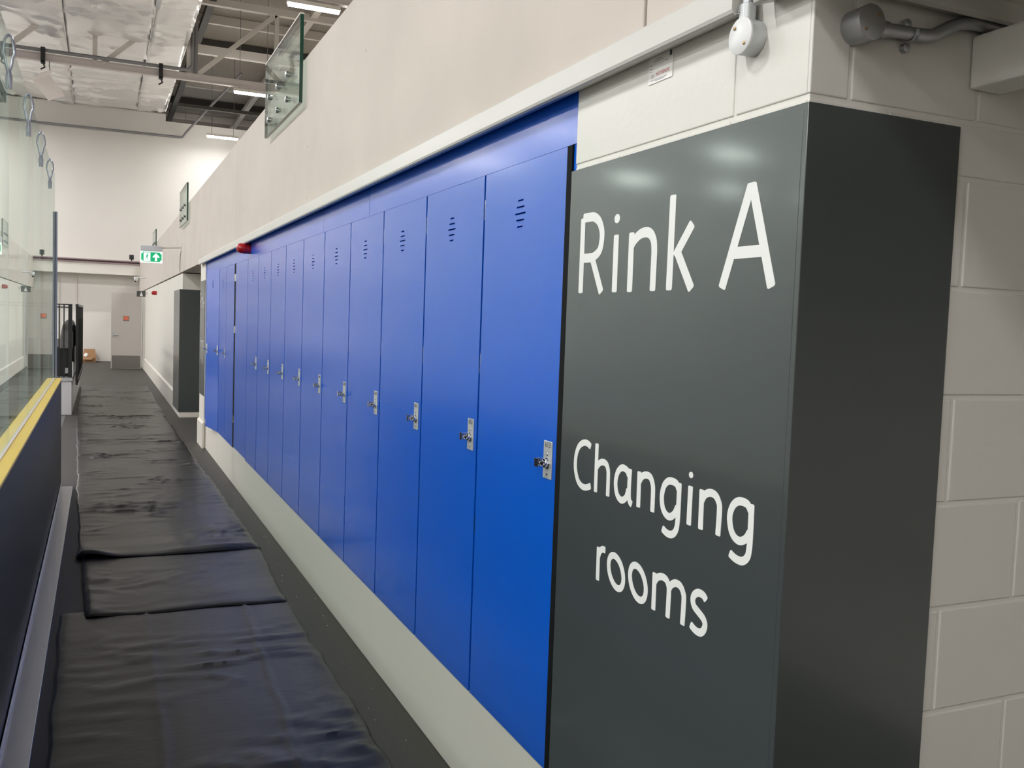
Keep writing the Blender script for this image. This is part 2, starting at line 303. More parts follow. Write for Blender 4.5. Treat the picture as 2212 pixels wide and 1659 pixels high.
def catmull(P, sub=6):
    if len(P) < 3: return P
    out = []
    cl = abs(P[0][0]-P[-1][0])+abs(P[0][1]-P[-1][1]) < 1e-4
    n = len(P)
    for i in range(n-1):
        p0 = P[i-1] if i > 0 else (P[-2] if cl else P[0]); p1 = P[i]; p2 = P[i+1]; p3 = P[i+2] if i+2 < n else (P[1] if cl else P[-1])
        for s in range(sub):
            t = s/sub
            out.append(tuple(.5*((2*p1[k])+(-p0[k]+p2[k])*t+(2*p0[k]-5*p1[k]+4*p2[k]-p3[k])*t*t+(-p0[k]+3*p1[k]-3*p2[k]+p3[k])*t**3) for k in (0, 1)))
    out.append(P[-1])
    return out
def letter_mesh(strokes, dot, wd, x):
    mb = MB(); th = .0007
    for si, P in enumerate(strokes):
        cl = abs(P[0][0]-P[-1][0])+abs(P[0][1]-P[-1][1]) < 1e-4 and len(P) > 4
        C = [Vector(p) for p in catmull(P)]; n = len(C); xf = x-th-si*.00006
        row = []
        for i, p in enumerate(C):
            if cl: d = C[(i+1) % (n-1)]-C[(i-1) % (n-1)]
            else: d = C[min(i+1, n-1)]-C[max(i-1, 0)]
            d.normalize(); nn = Vector((-d.y, d.x))
            row.append((p, d, nn, wd/2))
        if not cl:
            p, d, nn, h = row[0]; e = wd*.12
            row = [(p, d, nn, h*.7), (p+d*e, d, nn, h)]+[r for r in row[1:-1]]+[(row[-1][0]-row[-1][1]*e, row[-1][1], row[-1][2], h), (row[-1][0], row[-1][1], row[-1][2], h*.7)]
        vs = []
        for p, d, nn, h in row:
            a, b = p+nn*h, p-nn*h
            vs += [(xf, a.x, a.y), (xf, b.x, b.y), (x, a.x, a.y), (x, b.x, b.y)]
        fs = []
        for i in range(len(row)-1):
            o = i*4; q = o+4
            fs += [(o, o+1, q+1, q), (o+2, q+2, q+3, o+3), (o, q, q+2, o+2), (o+1, o+3, q+3, q+1)]
        if not cl: fs += [(0, 2, 3, 1), (len(row)*4-4, len(row)*4-3, len(row)*4-1, len(row)*4-2)]
        mb.add(vs, fs)
    if dot:
        (cy_, cz_), ry, rz = dot; k = 20
        vs = [(x-th, cy_+ry*math.cos(2*math.pi*i/k), cz_+rz*math.sin(2*math.pi*i/k)) for i in range(k)]
        vs += [(x, v[1], v[2]) for v in vs]
        mb.add(vs, [tuple(range(k)), tuple(range(2*k-1, k-1, -1))]+[(i, (i+1) % k, k+(i+1) % k, k+i) for i in range(k)])
    return mb
sign = thing('sign_panel', (1.2, 1.36, 0), 'large glossy grey sign panel lettered Rink A Changing rooms, wrapped round the pier', 'sign')
Lp = [(1.195, 2.303), (1.195, 1.361), (1.590, 1.361), (1.590, 1.3665), (1.2005, 1.3665), (1.2005, 2.303)]
obj('wrap_panel', MB().prism(Lp, 'z', .12, 2.119), PANEL, parent=sign, bevel=.0016)
obj('raised_face', MB().box(1.1944, 1.1955, 1.374, 2.295, .13, 2.106), PANEL, parent=sign, bevel=.0005)
letter_objs = []
for i, (ch, _, st, dot) in enumerate(LETTERS):
    o = obj('letter', letter_mesh(st, dot, .0245 if i < 5 else .0172, 1.1944), VINYL, parent=sign)
    letter_objs.append(o)
fs = thing('sign_panel', (1.2, 12.42, .66), 'small grey sign panel with white lettering on the white wall end past the lockers', 'sign')
obj('flat_panel', MB().box(1.193, 1.2, 12.14, 12.71, .66, 2.12), PANEL, parent=fs, bevel=.002)
for o in letter_objs:
    c = o.copy(); COL.objects.link(c); c.parent = fs; c.scale = (1, .62, .95); c.location = (-.0007, -1.36*.0-.285+.0, -.66-.02+.1)
    # sign letters start 0 m from the pier corner: shift so that the scaled text sits centred on the small panel
ps = thing('sign_panel', (1.18, 15.84, .08), 'dark grey sign panel wrapped round the far pier past the opening', 'sign')
obj('wrap_panel', MB().prism([(1.17, 17.1), (1.17, 15.84), (1.75, 15.84), (1.75, 15.852), (1.206, 15.852), (1.206, 17.1)], 'z', .085, 2.085), PANEL, parent=ps, bevel=.002)

# ------------------------------------------------------------------ lockers
def plate_with_holes(mb, x0, x1, y0, y1, z0, z1, holes):
    Y = sorted(set([y0, y1]+[h[0] for h in holes]+[h[1] for h in holes])); Z = sorted(set([z0, z1]+[h[2] for h in holes]+[h[3] for h in holes]))
    def solid(i, j):
        if i < 0 or j < 0 or i >= len(Y)-1 or j >= len(Z)-1: return False
        cy, cz = (Y[i]+Y[i+1])/2, (Z[j]+Z[j+1])/2
        return not any(h[0] < cy < h[1] and h[2] < cz < h[3] for h in holes)
    idx = {}
    def V(x, y, z):
        k = (x, y, z)
        if k not in idx: idx[k] = len(mb.v); mb.v.append(k)
        return idx[k]
    def F(*q): mb.f.append(tuple(V(*p) for p in q)); mb.mi.append(0)
    for i in range(len(Y)-1):
        for j in range(len(Z)-1):
            if not solid(i, j): continue
            a, b, c, d = Y[i], Y[i+1], Z[j], Z[j+1]
            F((x0,a,c),(x0,a,d),(x0,b,d),(x0,b,c)); F((x1,a,c),(x1,b,c),(x1,b,d),(x1,a,d))
            if not solid(i-1, j): F((x0,a,c),(x1,a,c),(x1,a,d),(x0,a,d))
            if not solid(i+1, j): F((x0,b,c),(x0,b,d),(x1,b,d),(x1,b,c))
            if not solid(i, j-1): F((x0,a,c),(x0,b,c),(x1,b,c),(x1,a,c))
            if not solid(i, j+1): F((x0,a,d),(x1,a,d),(x1,b,d),(x0,b,d))
    return mb
PITCH = .6215; Z0 = .375; ZT = 2.198; XF = 1.21; Y0 = 2.351
def lock_parts(door, yo, zc=1.283):
    base = WL[door]; X, Yb = XF, base.y
    out = []
    pl = MB().box(X-.003, X, Yb+yo, Yb+yo+.056, zc-.046, zc+.066)
    out.append(obj('lock_plate', pl, SATIN, parent=door, bevel=.0012))
    yc = Yb+yo+.028
    for zz in (zc+.026, zc-.031):
        out.append(obj('screw', MB().tube([(X-.002, yc, zz), (X-.0042, yc, zz), (X-.0048, yc, zz)], [.0048, .0048, .003], 10), CHROME, parent=door, smooth=True))
    out.append(obj('lock_cylinder', MB().tube([(X-.002, yc, zc), (X-.005, yc, zc), (X-.005, yc, zc), (X-.014, yc, zc), (X-.016, yc, zc)], [.0165, .0165, .0125, .0125, .010], 16), CHROME, parent=door, smooth=True))
    hb = MB()                                                        # turned hasp with its staple ring
    hb.box(X-.037, X-.012, yc-.004, yc+.018, zc+.0125, zc+.0155).box(X-.037, X-.034, yc-.004, yc+.018, zc-.010, zc+.0155)
    hb.box(X-.034, X-.012, yc+.012, yc+.015, zc-.009, zc+.0125)
    out.append(obj('lock_hasp', hb, CHROME, parent=door, bevel=.0007))
    out.append(obj('staple_ring', MB().tube([(X-.0225+.0075*math.cos(t), yc-.001, zc+.0005+.0075*math.sin(t)) for t in [2*math.pi*k/14 for k in range(15)]], .0026, 8, cap=False), CHROME, parent=door, smooth=True))
    return out
def make_locker():
    root = thing('locker', (XF, Y0, Z0), '', 'locker', 'blue lockers along the corridor')
    bd = obj('locker_body', MB().box(XF+.03, XF+.47, Y0+.0005, Y0+PITCH, Z0, ZT), NAVY, parent=root)
    mb = MB(); cz = 2.0395; yc = Y0+.321
    holes = [(yc-l/2, yc+l/2, cz+k*.0207-.0027, cz+k*.0207+.0027) for k, l in ((2, .040), (1, .058), (0, .078), (-1, .058), (-2, .040))]
    plate_with_holes(mb, XF, XF+.018, Y0+.007, Y0+PITCH-.007, Z0, ZT, holes)
    door = obj('door', mb, BLUE, parent=root)
    lock_parts(door, .031)
    for zz in (.98, 1.55, 2.08):
        obj('hinge', MB().tube([(XF+.006, Y0+PITCH-.0015, zz-.034), (XF+.006, Y0+PITCH-.0015, zz+.034)], .0052, 10), CHROME, parent=door, smooth=True)
    return root, door
proto, pdoor = make_locker()
ordn = ['nearest', 'second', 'third', 'fourth', 'fifth', 'sixth', 'seventh', 'eighth', 'ninth', 'tenth']
for i in range(10):
    r = proto if i == 0 else copy_tree(proto)
    r.location = (XF, Y0+i*PITCH, Z0)
    WL[r] = Vector(r.location)
    num = str(613-i)
    r['label'] = ('blue locker with lock plate numbered %s, %s from the grey sign panel' % (num, ordn[i])) if i < 3 else ('blue locker with vent slots and steel lock, %s from the grey sign panel' % ordn[i])
    if i == 0: r['label'] = 'blue locker with lock plate numbered 613, next to the grey sign panel'
    if i < 6:
        d = [c for c in r.children if c.name.startswith('door')][0]; WL[d] = WL[r]
        text_mesh('locker_number', num, .024, (XF-.003, Y0+i*PITCH+.059, 1.337), INK, d, width=.034)
yb = Y0+10*PITCH
bl = thing('locker', (XF, yb, Z0), 'plain blue locker front without vents or lock, past the tenth locker', 'locker', 'blue lockers along the corridor')
obj('locker_body', MB().box(XF+.03, XF+.47, yb, 9.358, Z0, ZT), NAVY, parent=bl)
bd = obj('door', MB().box(XF, XF+.018, yb+.007, 9.358, Z0+.012, ZT), BLUE, parent=bl, bevel=.001)
obj('edge_lipping', MB().box(XF-.001, XF+.018, yb+.007, 9.358, Z0+.004, Z0+.012), SKIRT, parent=bl)
obj('hinge', MB().tube([(XF+.006, yb+.31, 1.52), (XF+.006, yb+.31, 1.585)], .004, 8), CHROME, parent=bl, smooth=True)
gp = thing('locker', (XF, 9.45, Z0), 'blue locker front just past the wide dark gap', 'locker', 'blue lockers along the corridor')
obj('locker_body', MB().box(XF+.03, XF+.47, 9.36, 10.09, Z0, ZT), NAVY, parent=gp)
obj('door', MB().box(XF, XF+.018, 9.475, 10.085, Z0, ZT), BLUE, parent=gp, bevel=.001)
for zz in (.66, 1.55, 2.06): obj('hinge', MB().box(XF-.001, XF+.0025, 9.36, 9.47, zz-.035, zz+.035), CHROME, parent=gp, bevel=.001)
obj('gap_shade', MB().box(XF+.0025, XF+.03, 9.36, 9.474, Z0, ZT), BLACKGAP, parent=gp)  # black strip fills the wide gap in place of its shade
fb = copy_tree(proto); fb.location = (XF, 10.09, Z0); fb['label'] = 'blue locker with steel lock, second past the wide dark gap'
oa = copy_tree(proto); oa.location = (XF, 10.715, Z0); oa['label'] = 'blue locker with its door standing ajar at the far end of the row'
for c in oa.children:
    if c.name.startswith('door'):
        c.rotation_euler.z = math.radians(6.6); WL[c] = Vector((XF, 10.715, 0))
        for q in lock_parts(c, .56): q.location.z -= Z0
for root_ in (fb, oa):                      # far lockers carry no readable number
    pass
le = thing('locker', (XF, 11.34, Z0), 'last blue locker, half hidden behind the ajar door', 'locker', 'blue lockers along the corridor')
obj('locker_body', MB().box(XF+.03, XF+.47, 11.34, 12.118, Z0, ZT), NAVY, parent=le)
obj('door', MB().box(XF, XF+.018, 11.347, 12.1, Z0, ZT), BLUE, parent=le, bevel=.001)
for i, (a, b, lb) in enumerate(((2.292, 4.478, 'blue fascia board over the lockers nearest the grey sign'), (4.482, 5.498, 'short blue fascia board over the fourth and fifth lockers'), (5.502, 12.118, 'long blue fascia board over the far lockers under the red sounder'))):
    obj('fascia_board', MB().box(XF+.001, XF+.02, a, b, ZT+.0012, 2.348), BLUE, bevel=.0004, label=lb, cat='fascia', group='blue fascia boards above the lockers')
ef = thing('end_filler', (XF, 2.32, Z0), 'narrow blue filler and blackened gap between the first locker and the grey sign', 'filler')
obj('blue_board', MB().box(XF+.004, XF+.029, 2.291, 2.327, Z0, ZT), BLUE, parent=ef)
obj('end_gap_shade', MB().box(XF-.002, XF+.029, 2.327, 2.3575, Z0, ZT), BLACKGAP, parent=ef)  # black strip painted in as the dark gap by the first door

# ------------------------------------------------------------------ fittings on the pier and trim
ZN = mat('zinc_grey', (198, 202, 204), rough=.35, metal=.35)
JY, JZ, JX = 1.535, 2.2785, 1.163
jb = thing('junction_box', (1.2, JY, JZ), 'round silver-white conduit box with two brass screws below the white trim', 'junction box')
obj('box_body', MB().tube([(1.2005, JY, JZ), (JX+.004, JY, JZ)], .0355, 40), ZN, parent=jb, smooth=True)
lid = obj('lid', MB().tube([(JX+.004, JY, JZ), (JX, JY, JZ), (JX-.001, JY, JZ)], [.0363, .0363, .035], 40), WHITEP, parent=jb, smooth=True)
for a in (1, -1): obj('screw', MB().tube([(JX, JY+a*.016, JZ+a*.018), (JX-.003, JY+a*.016, JZ+a*.018), (JX-.004, JY+a*.016, JZ+a*.018)], [.0036, .0036, .002], 10), BRASS, parent=lid, smooth=True)
sp = obj('spigot', MB().tube([(1.179, JY, JZ+.025), (1.179, JY, JZ+.062), (1.179, JY, JZ+.064)], [.0168, .0168, .0145], 20), ZN, parent=jb, smooth=True)
obj('grub_screw', MB().tube([(1.1655, JY+.008, JZ+.05), (1.1615, JY+.010, JZ+.05)], .005, 12), CHROME, parent=sp, smooth=True)
obj('conduit', MB().tube([(1.179, JY, JZ+.06), (1.179, JY, JZ+.10), (1.172, JY, JZ+.13), (1.172, JY, 3.1)], .0125, 16), GALV, parent=jb, smooth=True)
j2 = thing('junction_box', (1.297, 1.36, 2.268), 'round galvanised conduit box on the shaded end of the pier', 'junction box')
obj('box_body', MB().tube([(1.297, 1.3675, 2.268), (1.297, 1.324, 2.268)], .032, 40), GALV, parent=j2, smooth=True)
lid = obj('lid', MB().tube([(1.297, 1.324, 2.268), (1.297, 1.320, 2.268), (1.297, 1.319, 2.268)], [.0327, .0327, .0315], 40), GALV, parent=j2, smooth=True)
for a in (1, -1): obj('screw', MB().tube([(1.297+a*.0155, 1.3195, 2.268+a*.0155), (1.297+a*.0155, 1.3165, 2.268+a*.0155)], .003, 10), BRASS, parent=lid, smooth=True)
obj('spigot', MB().tube([(1.322, 1.346, 2.268), (1.358, 1.346, 2.270)], .0155, 18), GALV, parent=j2, smooth=True)
cpts = [(1.35, 1.346, 2.270), (1.42, 1.346, 2.273), (1.455, 1.346, 2.275), (1.48, 1.346, 2.279), (1.52, 1.346, 2.300), (1.55, 1.346, 2.313), (1.585, 1.346, 2.3185), (1.65, 1.346, 2.3185), (2.1, 1.346, 2.319)]
obj('conduit', MB().tube(cpts, .0125, 16), GALV, parent=j2, smooth=True)
sd = obj('saddle', MB().tube([(1.424, 1.346+.0145*math.cos(t), 2.273+.0145*math.sin(t)) for t in [math.radians(a) for a in range(-200, 21, 20)]], .0045, 8), GALV, parent=j2, smooth=True)
for zz in (2.273-.023, 2.273+.023): obj('saddle_lug', MB().tube([(1.424, 1.3675, zz), (1.424, 1.356, zz), (1.424, 1.354, zz)], [.009, .009, .005], 12), GALV, parent=j2, smooth=True)
lb = thing('warning_label', (1.2, 1.878, 2.272), 'small white printed label with red DO NOT REMOVE tucked under the trim', 'label')
obj('card', MB().box(1.1995, 1.2012, 1.828, 1.930, 2.272, 2.338), PAPER, parent=lb, bevel=.0004)
text_mesh('label_text', 'NOT REMOVE', .0125, (1.1993, 1.868, 2.291), REDINK, lb, thick=.0001, width=.054)
text_mesh('label_text', 'DO', .0125, (1.1993, 1.911, 2.288), FAINT, lb, thick=.0001, width=.013)
pr = MB()
for (a, b, z) in ((1.875, 1.900, 2.327), (1.868, 1.908, 2.322), (1.915, 1.926, 2.316), (1.912, 1.926, 2.308), (1.912, 1.926, 2.301), (1.848, 1.858, 2.316), (1.850, 1.920, 2.280), (1.86, 1.9, 2.277)): pr.box(1.1991, 1.1996, a, b, z-.0007, z+.0007)
obj('print_lines', pr, FAINT, parent=lb)
obj('print_mark', MB().box(1.1991, 1.1996, 1.832, 1.841, 2.322, 2.334), INK, parent=lb)

# ------------------------------------------------------------------ red sounders
def sounder(y, z, xb, label, s=1.0):
    t = thing('fire_sounder', (xb, y, z), label, 'alarm sounder', 'red alarm sounders')
    obj('base', MB().tube([(xb, y, z), (xb-.045*s, y, z)], .047*s, 24), RED, parent=t, smooth=True)
    pr = [(.045, .05), (.06, .05), (.06, .045), (.085, .044), (.105, .036), (.116, .02), (.119, .004)]
    obj('horn', MB().tube([(xb-a*s, y, z) for a, _ in pr], [r*s for _, r in pr], 24), RED, parent=t, smooth=True)
sounder(8.46, 2.285, XF+.001, 'round red alarm sounder on the blue fascia below the trim')
sounder(23.4, 2.16, 1.215, 'small round red alarm sounder on the far white corridor wall')

# ------------------------------------------------------------------ exit sign
ex = thing('exit_sign', (.74, 15.9, 2.49), 'lit green exit sign with white arrow on a wall bracket', 'exit sign')
obj('housing', MB().box(.575, .90, 15.84, 15.95, 2.672, 2.757), mat('grey_white_plastic', (206, 205, 212), rough=.4), parent=ex, bevel=.01)
fc = obj('lit_face', MB().box(.575, .905, 15.885, 15.9, 2.485, 2.672), EXITW, parent=ex, bevel=.002)
g = MB(); x0, x1, z0, z1, c = .588, .893, 2.505, 2.655, .022
g.prism([(x0+c, z0), (x1-c, z0), (x1-c, z0+c), (x1, z0+c), (x1, z1-c), (x1-c, z1-c), (x1-c, z1), (x0+c, z1), (x0+c, z1-c), (x0, z1-c), (x0, z0+c), (x0+c, z0+c)], 'y', 15.8835, 15.886)
obj('green_field', g, EXITG, parent=fc)
obj('white_doorway', MB().box(.625, .725, 15.881, 15.884, 2.512, 2.648), EXITW, parent=fc, bevel=.001)
mn = MB()                                                           # running figure
mn.tube([(.684, 15.8815, 2.628), (.684, 15.8795, 2.628)], .010, 12)
for a, b, wd in (((.680, 2.615), (.672, 2.575), .018), ((.680, 2.61), (.700, 2.592), .007), ((.676, 2.608), (.655, 2.598), .007), ((.673, 2.577), (.690, 2.555), .009), ((.690, 2.555), (.684, 2.528), .008), ((.672, 2.577), (.655, 2.553), .009), ((.655, 2.553), (.640, 2.550), .008)):
    mn.quadbar((a[0], 15.8805, a[1]), (b[0], 15.8805, b[1]), wd, .002)
obj('running_figure', mn, EXITG, parent=fc)
obj('arrow', MB().prism([(.809, 2.642), (.858, 2.588), (.858, 2.568), (.825, 2.58), (.825, 2.516), (.793, 2.516), (.793, 2.58), (.760, 2.568), (.760, 2.588)], 'y', 15.881, 15.884), EXITW, parent=fc)
obj('bracket_arm', MB().tube([(.88, 15.9, 2.735), (1.196, 15.9, 2.76)], .013, 12), STEELW, parent=ex, smooth=True)
obj('wall_plate', MB().box(1.188, 1.1955, 15.86, 15.94, 2.70, 2.83), STEELW, parent=ex, bevel=.003)
obj('cable', MB().tube([(1.19, 15.93, 2.74), (1.189, 15.95, 2.68), (1.189, 16.1, 2.62), (1.189, 16.13, 2.5), (1.189, 16.14, 2.37)], .005, 8), mat('pink_grey_cable', (160, 145, 142), rough=.5), parent=ex, smooth=True)

# ------------------------------------------------------------------ dasher board, glass, post
db = thing('dasher_board', (-.39, 4, 0), 'low dark dasher board with yellow top rail beside the rink glass', 'dasher board')
obj('board', MB().box(-.45, -.336, -3, 9.74, 0, 1.018), DARKBOARD, parent=db, bevel=.003)
cap = obj('yellow_cap', MB().box(-.455, -.331, -3.02, 9.755, 1.018, 1.034), YELLOW, parent=db, bevel=.004)
obj('glass_channel', MB().box(-.407, -.386, -3, 9.75, 1.034, 1.0385), mat('pale_channel', (214, 198, 188), rough=.4), parent=cap)
GY = [-.35, .96, 2.27, 3.6, 4.93, 6.21, 7.47, 8.75, 9.70]
gl = ['second pane', 'third pane', 'fourth pane', 'fifth pane']
for i, (a, b) in enumerate(zip(GY[:-1], GY[1:])):
    if i < 2: continue
    nm = {7: 'narrow clear rink glass pane next to the aluminium end post', 6: 'clear rink glass pane, second from the aluminium end post', 5: 'clear rink glass pane, third from the aluminium end post', 4: 'clear rink glass pane, fourth from the aluminium end post', 3: 'clear rink glass pane at the left picture edge'}.get(i, 'clear rink glass pane nearest the camera, just left of the picture')
    m_ = MB().box(-.406, -.394, a+.002, b-.002, 1.039, 2.94); m_.mi = [1, 1, 1, 0, 1, 0]
    obj('rink_screen', m_, [GLASS, GEDGEL], label=nm, cat='glass pane', group='rink glass panes')
def clip(y, label):
    t = thing('glass_clip', (-.39, y, 2.72), label, 'clip', 'loop clips on the glass joints')
    P = []
    for k in range(25):
        a = 2*math.pi*k/24
        P.append((-.398+.029*math.sin(a)*(1.0 if math.cos(a) > 0 else .7), y, 2.862+.084*math.cos(a)))
    obj('loop', MB().tube(P, .0065, 8, cap=False), CLIP, parent=t, smooth=True)
    obj('stem', MB().tube([(-.394, y, 2.785), (-.390, y, 2.75), (-.386, y, 2.70)], [.009, .012, .005], 8), CLIP, parent=t, smooth=True)
for y, n in ((4.93, 'large clear loop clip on the nearest visible glass joint'), (6.21, 'loop clip on the second glass joint'), (7.47, 'loop clip on the third glass joint'), (8.75, 'smallest loop clip, on the farthest glass joint')): clip(y, n)
po = thing('glass_post', (-.397, 9.75, 1.03), 'slim aluminium post at the end of the rink glass', 'post')
obj('upright', MB().box(-.421, -.404, 9.73, 9.78, 1.034, 2.606).box(-.390, -.375, 9.73, 9.78, 1.034, 2.606), mat('blue_grey_aluminium', (150, 155, 168), rough=.35, metal=.5), parent=po, bevel=.002)
obj('gasket', MB().box(-.404, -.390, 9.74, 9.775, 1.034, 2.604), BLACK, parent=po)
obj('floor_channel', MB().box(-.332, -.228, -2, 9.56, 0, .022).box(-.332, -.326, -2, 9.58, .022, .05), ALU, bevel=.002, label='long aluminium channel lying along the foot of the dark board', cat='channel')

# ------------------------------------------------------------------ black sheeting on the floor
def sheet(y0, y1, xl, xr, zb, seed, amp, label, lift=None, ny=None):
    mb = MB(); nx = 80; ny = ny or int((y1-y0)*30); vs = []
    for j in range(ny+1):
        t = j/ny; y = y0+(y1-y0)*t
        wl = .012*noise.noise((seed, y*3, 0))+.02*noise.noise((seed+3, y*.7, 0)); wr = .018*noise.noise((seed+9, y*5, 0))+.02*noise.noise((seed+5, y*.8, 0))
        a, b = xl(t)+wl, xr(t)+wr
        for i in range(nx+1):
            s = i/nx; x = a+(b-a)*s
            yw = y+.10*noise.noise((x*1.3+seed, y*1.1, 2))+.03*noise.noise((x*4, y*3, seed))
            n1 = noise.noise((x*2.0+seed, yw*6.0, seed)); n2 = noise.noise((x*4.5-seed, yw*15, seed*2)); n3 = noise.noise((x*1.3, y*1.6+seed, 4)); n4 = noise.noise((x*1.1+seed, y*1.2, 9))
            h = amp*(max(0, 1-abs(n1)*4.0)**2*max(0, min(1.2, .35+1.6*n3))+.35*max(0, 1-abs(n2)*3.2)**2*max(0, min(1, .2+1.8*n4))+.35*n4+.2)
            ye = min(1, (y-y0)/.04)*min(1, (y1-y)/.04)
            z = .005+(zb-.005)*max(0, min(1, (.55-(y-y0))/.25))*(.75+.9*noise.noise((x*3.5, seed, 1.5)))*min(1, .4+(y-y0)/.09)+h*(.25+.75*ye)
            yy = y+.02*noise.noise((x*2.5, seed, 7))*(1 if j in (0, ny) else .6)
            if lift: z += lift(s, y-y0)
            z = .003+(z-.003)*min(1, .45+s/.06, .45+(1-s)/.06)
            vs.append((x, yy, z))
    fs = [(j*(nx+1)+i, j*(nx+1)+i+1, (j+1)*(nx+1)+i+1, (j+1)*(nx+1)+i) for j in range(ny) for i in range(nx)]
    mb.add(vs, fs)
    o = obj('floor_sheet', mb, MATBLACK, smooth=True, label=label, cat='floor sheet', group='black sheets on the corridor floor')
    md = o.modifiers.new('thickness', 'SOLIDIFY'); md.thickness = .002; md.offset = -1
    return o
def crease(s, d):                          # two lengthwise fold lines in the near sheet
    y = .6+d; c = .80-.035*(5.4-y)
    return .006*math.exp(-((s-c)/.010)**2)+.004*math.exp(-((s-.36+.01*(5.4-y))/.012)**2)+.008*math.exp(-((s-.20-.35*(5.05-y))/.09)**2)*math.exp(-((y-4.85+.35*s)/.03)**2)
def foldlift(s, d): return .050*math.exp(-((s-.06)/.12)**2)*math.exp(-((d-.04)/.09)**2)+.016*math.exp(-((s-.75)/.22)**2)*math.exp(-((d-.08)/.06)**2)
sheet(.6, 5.55, lambda t: -.135-.06*t, lambda t: 1.035-.02*t, .005, 3, .012, 'nearest black sheet, wide and lightly creased, along the picture bottom', crease)
sheet(5.42, 6.95, lambda t: -.07-.04*t, lambda t: 1.02+.05*t, .015, 11, .014, 'short black sheet overlapping between the near and the long sheet', lambda s, d: .012*math.exp(-((s)/.1)**2))
sheet(6.72, 16.15, lambda t: -.125-.22*t, lambda t: 1.075-.11*t, .021, 23, .017, 'long heavily creased black sheet alongside the middle lockers', foldlift)
sheet(16.0, 22.6, lambda t: -.33-.05*t, lambda t: .99+.0*t, .014, 37, .014, 'farthest black sheet, beyond the opening in the wall')

# ------------------------------------------------------------------ balcony glass panels with stand-off fixings
for y, lb_ in ((6.02, 'nearest balustrade glass panel with six steel fixings on the parapet'), (14.4, 'middle balustrade glass panel on the parapet above the opening'), (22.8, 'farthest balustrade glass panel, a thin sliver on the parapet')):
    t = thing('balustrade_glass', (1.17, y+.67, 3.06), lb_, 'glass panel', 'glass panels on the parapet')
    m_ = MB().box(1.148, 1.170, y, y+1.35, 3.06, 3.612); m_.mi = [3, 2, 1, 0, 1, 0]
    obj('pane', m_, [BALGLASS, GEDGE, GEDGEL, GEDGEG], parent=t)
    obj('cap_rail', MB().box(1.145, 1.173, y-.002, y+1.352, 3.612, 3.622), mat('satin_rail', (214, 206, 200), rough=.4, metal=.3), parent=t, bevel=.002)
    for yy in (.40, .77, 1.13):
        for zz in (3.327, 3.16):
            obj('standoff', MB().tube([(1.198, y+yy, zz), (1.170, y+yy, zz), (1.170, y+yy, zz), (1.148, y+yy, zz), (1.148, y+yy, zz), (1.132, y+yy, zz), (1.128, y+yy, zz)], [.019, .019, .011, .011, .021, .021, .016], 16), CHROME, parent=t, smooth=True)

# ------------------------------------------------------------------ end of the corridor
dr = thing('open_door', (1.12, 29.5, 0), 'open pale grey door leaf with orange notice and grey kick plate', 'door')
obj('door_leaf', MB().box(.29, 1.115, 29.5, 29.545, .012, 2.255), DOORG, parent=dr, bevel=.003)
obj('kick_plate', MB().box(.315, 1.09, 29.496, 29.5, .02, .40), KICK, parent=dr)
obj('lever_handle', MB().tube([(.35, 29.5, 1.0), (.35, 29.45, 1.0), (.36, 29.44, 1.0), (.49, 29.44, 1.0)], .012, 10).box(.325, .375, 29.492, 29.5, .94, 1.06), GALV, parent=dr, smooth=True)
nt_ = obj('notice', MB().box(.61, .775, 29.493, 29.5, 1.42, 1.57), KICK, parent=dr)
obj('notice_face', MB().box(.625, .76, 29.490, 29.494, 1.45, 1.56), ORANGE, parent=nt_)
struct('door_1', MB().box(1.16, 1.215, 29.42, 29.52, 0, 2.33).box(1.16, 1.215, 30.40, 30.5, 0, 2.33).box(1.16, 1.215, 29.42, 30.5, 2.27, 2.33), TRIMW, label='white door casing on the far corridor wall')
hs = thing('hanging_sign', (1.1, 28, 2.13), 'small dark and white projecting sign near the open door', 'sign')
obj('plate', MB().box(.93, 1.16, 28, 28.02, 2.13, 2.29), mat('charcoal_plate', (70, 72, 70), rough=.5), parent=hs)
obj('white_mark', MB().prism([(1.01, 2.15), (1.09, 2.15), (1.07, 2.22), (1.05, 2.27), (1.03, 2.22)], 'y', 27.996, 28.0), PAPER, parent=hs)
obj('hanger', MB().box(1.16, 1.216, 28, 28.02, 2.2, 2.27), STEELW, parent=hs)
for x, y, z, lb_ in ((.93, 28.6, 2.64, 'white dome security camera under the end beam at the right'),):
    t = thing('security_camera', (x, y, z), lb_, 'camera')
    obj('arm', MB().tube([(1.196, y, z+.05), (x, y, z+.05)], .025, 10), WHITEP, parent=t, smooth=True)
    pr = [(0, .06), (-.05, .065), (-.055, .058), (-.09, .05), (-.115, .03), (-.122, .006)]
    obj('shell', MB().tube([(x, y, z+.06+a) for a, _ in pr], [r for _, r in pr], 20), WHITEP, parent=t, smooth=True)
    obj('lens_dome', MB().tube([(x-.02, y-.02, z-.055), (x-.02, y-.03, z-.085)], [.03, .015], 12), BLACK, parent=t, smooth=True)
fl = thing('floodlight', (.94, 33.45, 3.39), 'small black floodlight on the steel channel of the end beam', 'floodlight')
obj('head', MB().box(.87, 1.01, 33.38, 33.46, 3.44, 3.60), BLACK, parent=fl, bevel=.01)
obj('foot', MB().box(.92, .96, 33.4, 33.46, 3.39, 3.45), BLACKM, parent=fl)
for x, a, lb_ in ((-1.25, 2.915, 'thin vertical conduit on the end wall behind the glass post'), (-.73, 2.915, 'thin vertical conduit on the end wall above the black guard rail')):
    obj('wall_conduit', MB().tube([(x, 33.975, .0), (x, 33.975, a)], .02, 10), SKIRT, smooth=True, label=lb_, cat='conduit', group='conduits on the end wall')
cb = thing('cardboard_box', (-.3, 33.2, 0), 'open brown cardboard box on the floor by the end wall', 'box')
